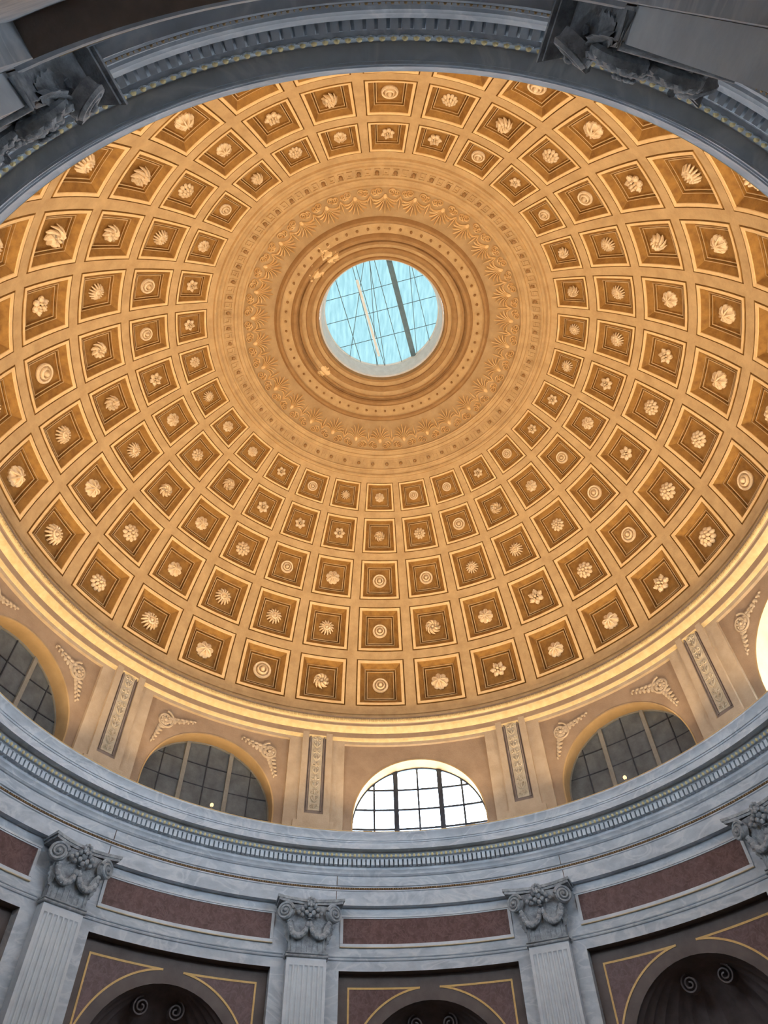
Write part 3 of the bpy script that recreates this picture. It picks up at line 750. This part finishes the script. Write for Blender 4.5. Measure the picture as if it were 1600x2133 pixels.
# ------------------------------------------------------------------ pilasters with Corinthian capitals
R_PIL = R_WALL; ZB0 = -H
def shaft():
    m = MB(); hw, dp = 0.50, 0.28
    def section(depth):
        pts = [(-hw, -0.016), (-hw, -dp)]
        nfl = 7; mar = 0.055; wf = (2*hw-2*mar)/nfl
        for k in range(nfl):
            x0 = -hw+mar+wf*k+wf*0.14; x1 = -hw+mar+wf*(k+1)-wf*0.14
            for t in range(7):
                a = math.pi*t/6; pts.append(((x0+x1)/2-(x1-x0)/2*math.cos(a), -dp+depth*(x1-x0)/2*math.sin(a)))
        return pts + [(hw, -dp), (hw, -0.016)]
    zs = [(1.2, 1.0), (8.23, 1.0), (8.27, 0.85), (8.295, 0.5), (8.31, 0.0), (8.53, 0.0)]
    m.grid([[(x, y, z) for x, y in section(d)] for z, d in zs])
    return m
def leaf(m, base, height, width, lean, curl, ang=0., tilt=0.):
    """thick acanthus leaf; base (x, y, z), leaning towards -y, turned by ang about z"""
    c, s = math.cos(ang), math.sin(ang)
    rows = []; n = 13
    for i in range(n+1):
        t = i/n
        zc = height*min(1.0, t*1.12) - max(0, t-0.82)*height*0.9
        yc = -lean*t*t - curl*max(0, t-0.62)**1.3*2.2
        wv = width/2*(0.62+0.55*math.sin(math.pi*min(1, t*1.05)*0.9))*(1-0.75*max(0, t-0.7)/0.3*0.8)
        wv *= 1.0 + 0.17*math.cos(t*5*2*math.pi)
        row = []
        for k in range(7):
            u = -1+2*k/6; rid = (0.35*abs(u)**1.5 - 0.12*math.cos(u*math.pi*2.0))*0.12*width*2
            row.append((u*wv + tilt*t*height, yc + rid - 0.03*width, zc))
        row += [(wv*0.6 + tilt*t*height, yc+0.05, zc), (-wv*0.6 + tilt*t*height, yc+0.05, zc)]
        rows.append([(base[0] + x*c - y*s, base[1] + x*s + y*c, base[2] + z) for x, y, z in row])
    m.grid(rows, close_v=True); m.poly(rows[-1])
def capital_parts():
    parts = []
    Z0, Z1 = 8.53, 9.82                           # absolute heights (floor = 0)
    bell = MB(); dp = 0.27
    secs = [(Z0, 0.50, dp), (Z0+0.10, 0.49, dp), (Z0+0.5, 0.50, dp+0.01), (Z0+0.8, 0.56, dp+0.05), (Z0+1.0, 0.64, dp+0.11), (Z0+1.12, 0.70, dp+0.15)]
    bell.grid([[(-a, -0.028, z), (-a, -d, z), (-a*0.4, -d-0.02, z), (a*0.4, -d-0.02, z), (a, -d, z), (a, -0.028, z)] for z, a, d in secs])
    for k in range(-3, 4): bell.tube([(k*0.135, -dp-0.005, Z0+0.06), (k*0.135, -dp-0.012, Z0+0.32)], 0.028, 5)
    parts.append(('bell', bell))
    asr = MB()
    for (z, r) in ((Z0-0.02, 0.035), (Z0+0.045, 0.022)):
        asr.tube([(-0.53, -0.06, z), (-0.53, -dp-0.03, z), (0.53, -dp-0.03, z), (0.53, -0.06, z)], r, 8, caps=True)
    parts.append(('astragal', asr))
    ab = MB(); n = 16
    front = [(-0.88+1.76*i/n, -dp-0.36+0.20*(1-(2*i/n-1)**2)) for i in range(n+1)]
    for (z0, z1, g) in ((Z0+1.15, Z0+1.21, -0.04), (Z0+1.21, Z0+1.278, 0.0)):
        rows = []
        for zz in (z0, z1):
            rows.append([(x*(1+g/0.9), y-g*0.7, zz) for x, y in front] + [(0.88+g, -0.046, zz), (-0.88-g, -0.046, zz)])
        ab.grid(rows, close_v=True); ab.poly(rows[0][::-1]); ab.poly(rows[1])
    parts.append(('abacus', ab))
    for s in (-1, 1):
        v = MB(); an = s*0.42; c, q = math.cos(an), math.sin(an); cx, cy, cz = s*0.64, -dp-0.20, Z0+0.93
        T = lambda x, y, z, c=c, q=q, cx=cx, cy=cy, cz=cz: (cx + x*c - y*q, cy + x*q + y*c, cz + z)
        p = spiral(0, 0, 0.215, 0.03, 2.4, math.pi*0.95 if s > 0 else math.pi*0.05, 48, 0, -s)
        v.tube([(x, y-0.05*(1-math.hypot(x, z)/0.215), z) for x, y, z in p], [0.045-0.02*i/48 for i in range(49)], 6, tf=T)
        disc = [(0.2*math.cos(2*math.pi*k/20), 0.2*math.sin(2*math.pi*k/20)) for k in range(20)]
        v.prism(disc, 0.0, 0.12, tf=T); v.ball((0, -0.06, 0), (0.05, 0.04, 0.05), 8, 5, tf=T)
        v.tube([(cx-s*0.10, cy+0.05, cz-0.18), (cx-s*0.20, cy+0.08, cz-0.34), (cx-s*0.26, cy+0.10, cz-0.52)], [0.06, 0.06, 0.05], 6)
        # leaf scroll on the flank
        leaf(v, (s*0.50, -dp*0.4-0.13, Z0+0.36), 0.50, 0.24, 0.10, 0.10, ang=s*1.35)
        parts.append(('volute', v))
    fl_ = MB()
    for (x, z, r) in ((0, 1.16, 0.10), (-0.11, 1.09, 0.075), (0.11, 1.09, 0.075), (0, 1.02, 0.08), (-0.2, 1.0, 0.06), (0.2, 1.0, 0.06), (-0.09, 0.93, 0.065), (0.09, 0.93, 0.065), (-0.30, 0.92, 0.055), (0.30, 0.92, 0.055), (0, 0.86, 0.06), (-0.2, 0.86, 0.055), (0.2, 0.86, 0.055)):
        fl_.ball((x, -dp-0.20, Z0+z), (r, r, r), 7, 5)
    for k in range(8):
        a = 2*math.pi*k/8; fl_.ball((0.09*math.cos(a), -dp-0.29, Z0+1.16+0.09*math.sin(a)), (0.045, 0.03, 0.045), 6, 4)
    parts.append(('fleuron', fl_))
    for s in (-1, 1):                              # leafy swag hanging under each volute
        g = MB(); pts = []
        for i in range(15):
            t = math.pi*i/14; pts.append((s*0.28 - 0.24*math.cos(t)*1.0, -dp-0.10-0.06*math.sin(t), Z0+0.74-0.36*math.sin(t)))
        g.tube(pts, [0.045+0.035*math.sin(math.pi*i/14) for i in range(15)], 7)
        for i in range(1, 14, 2): x, y, z = pts[i]; g.ball((x, y-0.04, z-0.02), (0.07, 0.05, 0.06), 6, 4)
        parts.append(('swag', g))
    for (x, z, h, w_, ln) in ((0, 0.36, 0.50, 0.30, 0.14), (-0.46, 0.30, 0.48, 0.24, 0.14), (0.46, 0.30, 0.48, 0.24, 0.14), (-0.24, 0.20, 0.30, 0.22, 0.08), (0.24, 0.20, 0.30, 0.22, 0.08)):
        l = MB(); leaf(l, (x, -dp-0.0, Z0+z), h, w_, ln, 0.10, tilt=x*0.25); parts.append(('acanthus_leaf', l))
    return parts
shaft_me = shaft().mesh('shaft', ['marble_light'], 35)
base_m = MB()
for (z0, z1, g) in ((0.0, 0.75, 0.12), (0.75, 0.92, 0.09), (0.92, 1.05, 0.06), (1.05, 1.2, 0.03)): base_m.box(-0.5-g, 0.5+g, -0.28-g, -0.022, z0, z1)
base_me = base_m.mesh('pedestal', ['marble_light'])
bk = MB(); bk.box(-0.5, 0.5, -0.02, 0.03, 0.9, 8.5)
caps = [(nm, mb.mesh(nm, ['marble_carved'], 45)) for nm, mb in capital_parts()]
bell_me = caps[0][1]
PIL_LABEL = {0: 'fluted grey marble pilaster just left of the bay below the bright central window',
             1: 'fluted grey marble pilaster just right of the bay below the bright central window',
             9: 'fluted grey marble pilaster at the lower left corner with a brown panel on either side',
             2: 'marble pilaster whose dark capital is cut off by the right edge of the photo',
             5: 'marble pilaster overhead at the top right, its dark capital seen from below',
             6: 'marble pilaster overhead at the top left, its dark capital seen from below'}
for j in range(NB):
    if j in (3, 4, 7, 8): pass
    a = pil_az(j); r_ = R_PIL; root = empty('pilaster', (r_*math.sin(rad(a)), r_*math.cos(rad(a)), 0), a)
    place('shaft', shaft_me, root); place('pedestal', base_me, root)
    cp = place('capital', bell_me, root)
    for nm, me in caps[1:]: place(nm, me, cp)
    tag(root, PIL_LABEL.get(j, 'fluted marble pilaster at the side of the hall outside the picture'), 'pilaster', 'marble pilasters around the wall')

# ------------------------------------------------------------------ floodlights lying on the cornice ledge, hidden behind its lip
def floodlight(az, label, watts, cone, tilt, blend):
    root = empty('floodlight', pol(9.30, az, 9.93), az)
    m = MB(); m.box(-0.13, 0.13, -0.05, 0.07, 0.0, 0.012); m.box(-0.13, 0.13, -0.05, -0.04, 0.012, 0.045); m.box(-0.13, 0.13, 0.06, 0.07, 0.012, 0.055)
    m.box(-0.13, -0.12, -0.04, 0.06, 0.012, 0.045); m.box(0.12, 0.13, -0.04, 0.06, 0.012, 0.045); m.build('housing', ['lamp_metal'], root)
    ln = MB(); ln.box(-0.118, 0.118, -0.038, 0.058, 0.02, 0.03); ln.build('lens', ['lamp_glow'], root)
    ld = bpy.data.lights.new('lamp_light', 'SPOT'); ld.energy = watts; ld.color = (1.0, 0.74, 0.43); ld.spot_size = rad(cone); ld.spot_blend = blend; ld.shadow_soft_size = 0.12
    lo = bpy.data.objects.new('lamp_light', ld); COL.objects.link(lo); lo.parent = root; lo.location = (0, 0, 0.13)
    lo.rotation_euler = (rad(180+tilt), 0, 0)                    # aims up and inward at the dome
    tag(root, label, 'lamp', 'floodlights on the cornice ledge')
SPOT = {0: 'bright central window', 1: 'dark half-round window', 2: 'bright window at the right edge', 9: 'whole grey half-round window', 8: 'grey window at the left edge'}
for j in range(NB):
    for dx in (-9.0, 9.0):
        lab = 'floodlight on the ledge below the %s end of the %s' % ('left' if dx < 0 else 'right', SPOT[j]) if j in SPOT else 'floodlight behind the cornice lip over the viewer, hidden by the cornice'
        floodlight(bay_az(j)+dx, lab, WASH, 130, 18, 0.85)
def ledge_lamp(az, label):
    """small round lamp peeping over the cornice lip"""
    root = empty('ledge_lamp', pol(9.20, az, 9.905), az)
    m = MB(); m.box(-0.05, 0.05, -0.05, 0.05, 0.0, 0.02); m.tube([(0, 0, 0.02), (0, 0, 0.10)], 0.018, 6); m.build('base', ['lamp_metal'], root)
    b = MB(); b.ball((0, 0, 0.14), (0.05, 0.05, 0.055), 10, 6); b.build('bulb', ['lamp_glow'], root, smooth=80)
    tag(root, label, 'lamp', 'small lamps on the cornice lip')
ledge_lamp(43.4, 'tiny glowing lamp on the cornice lip under the dark right-hand window')
ledge_lamp(-30.4, 'tiny glowing lamp on the cornice lip under the grey left-hand window')
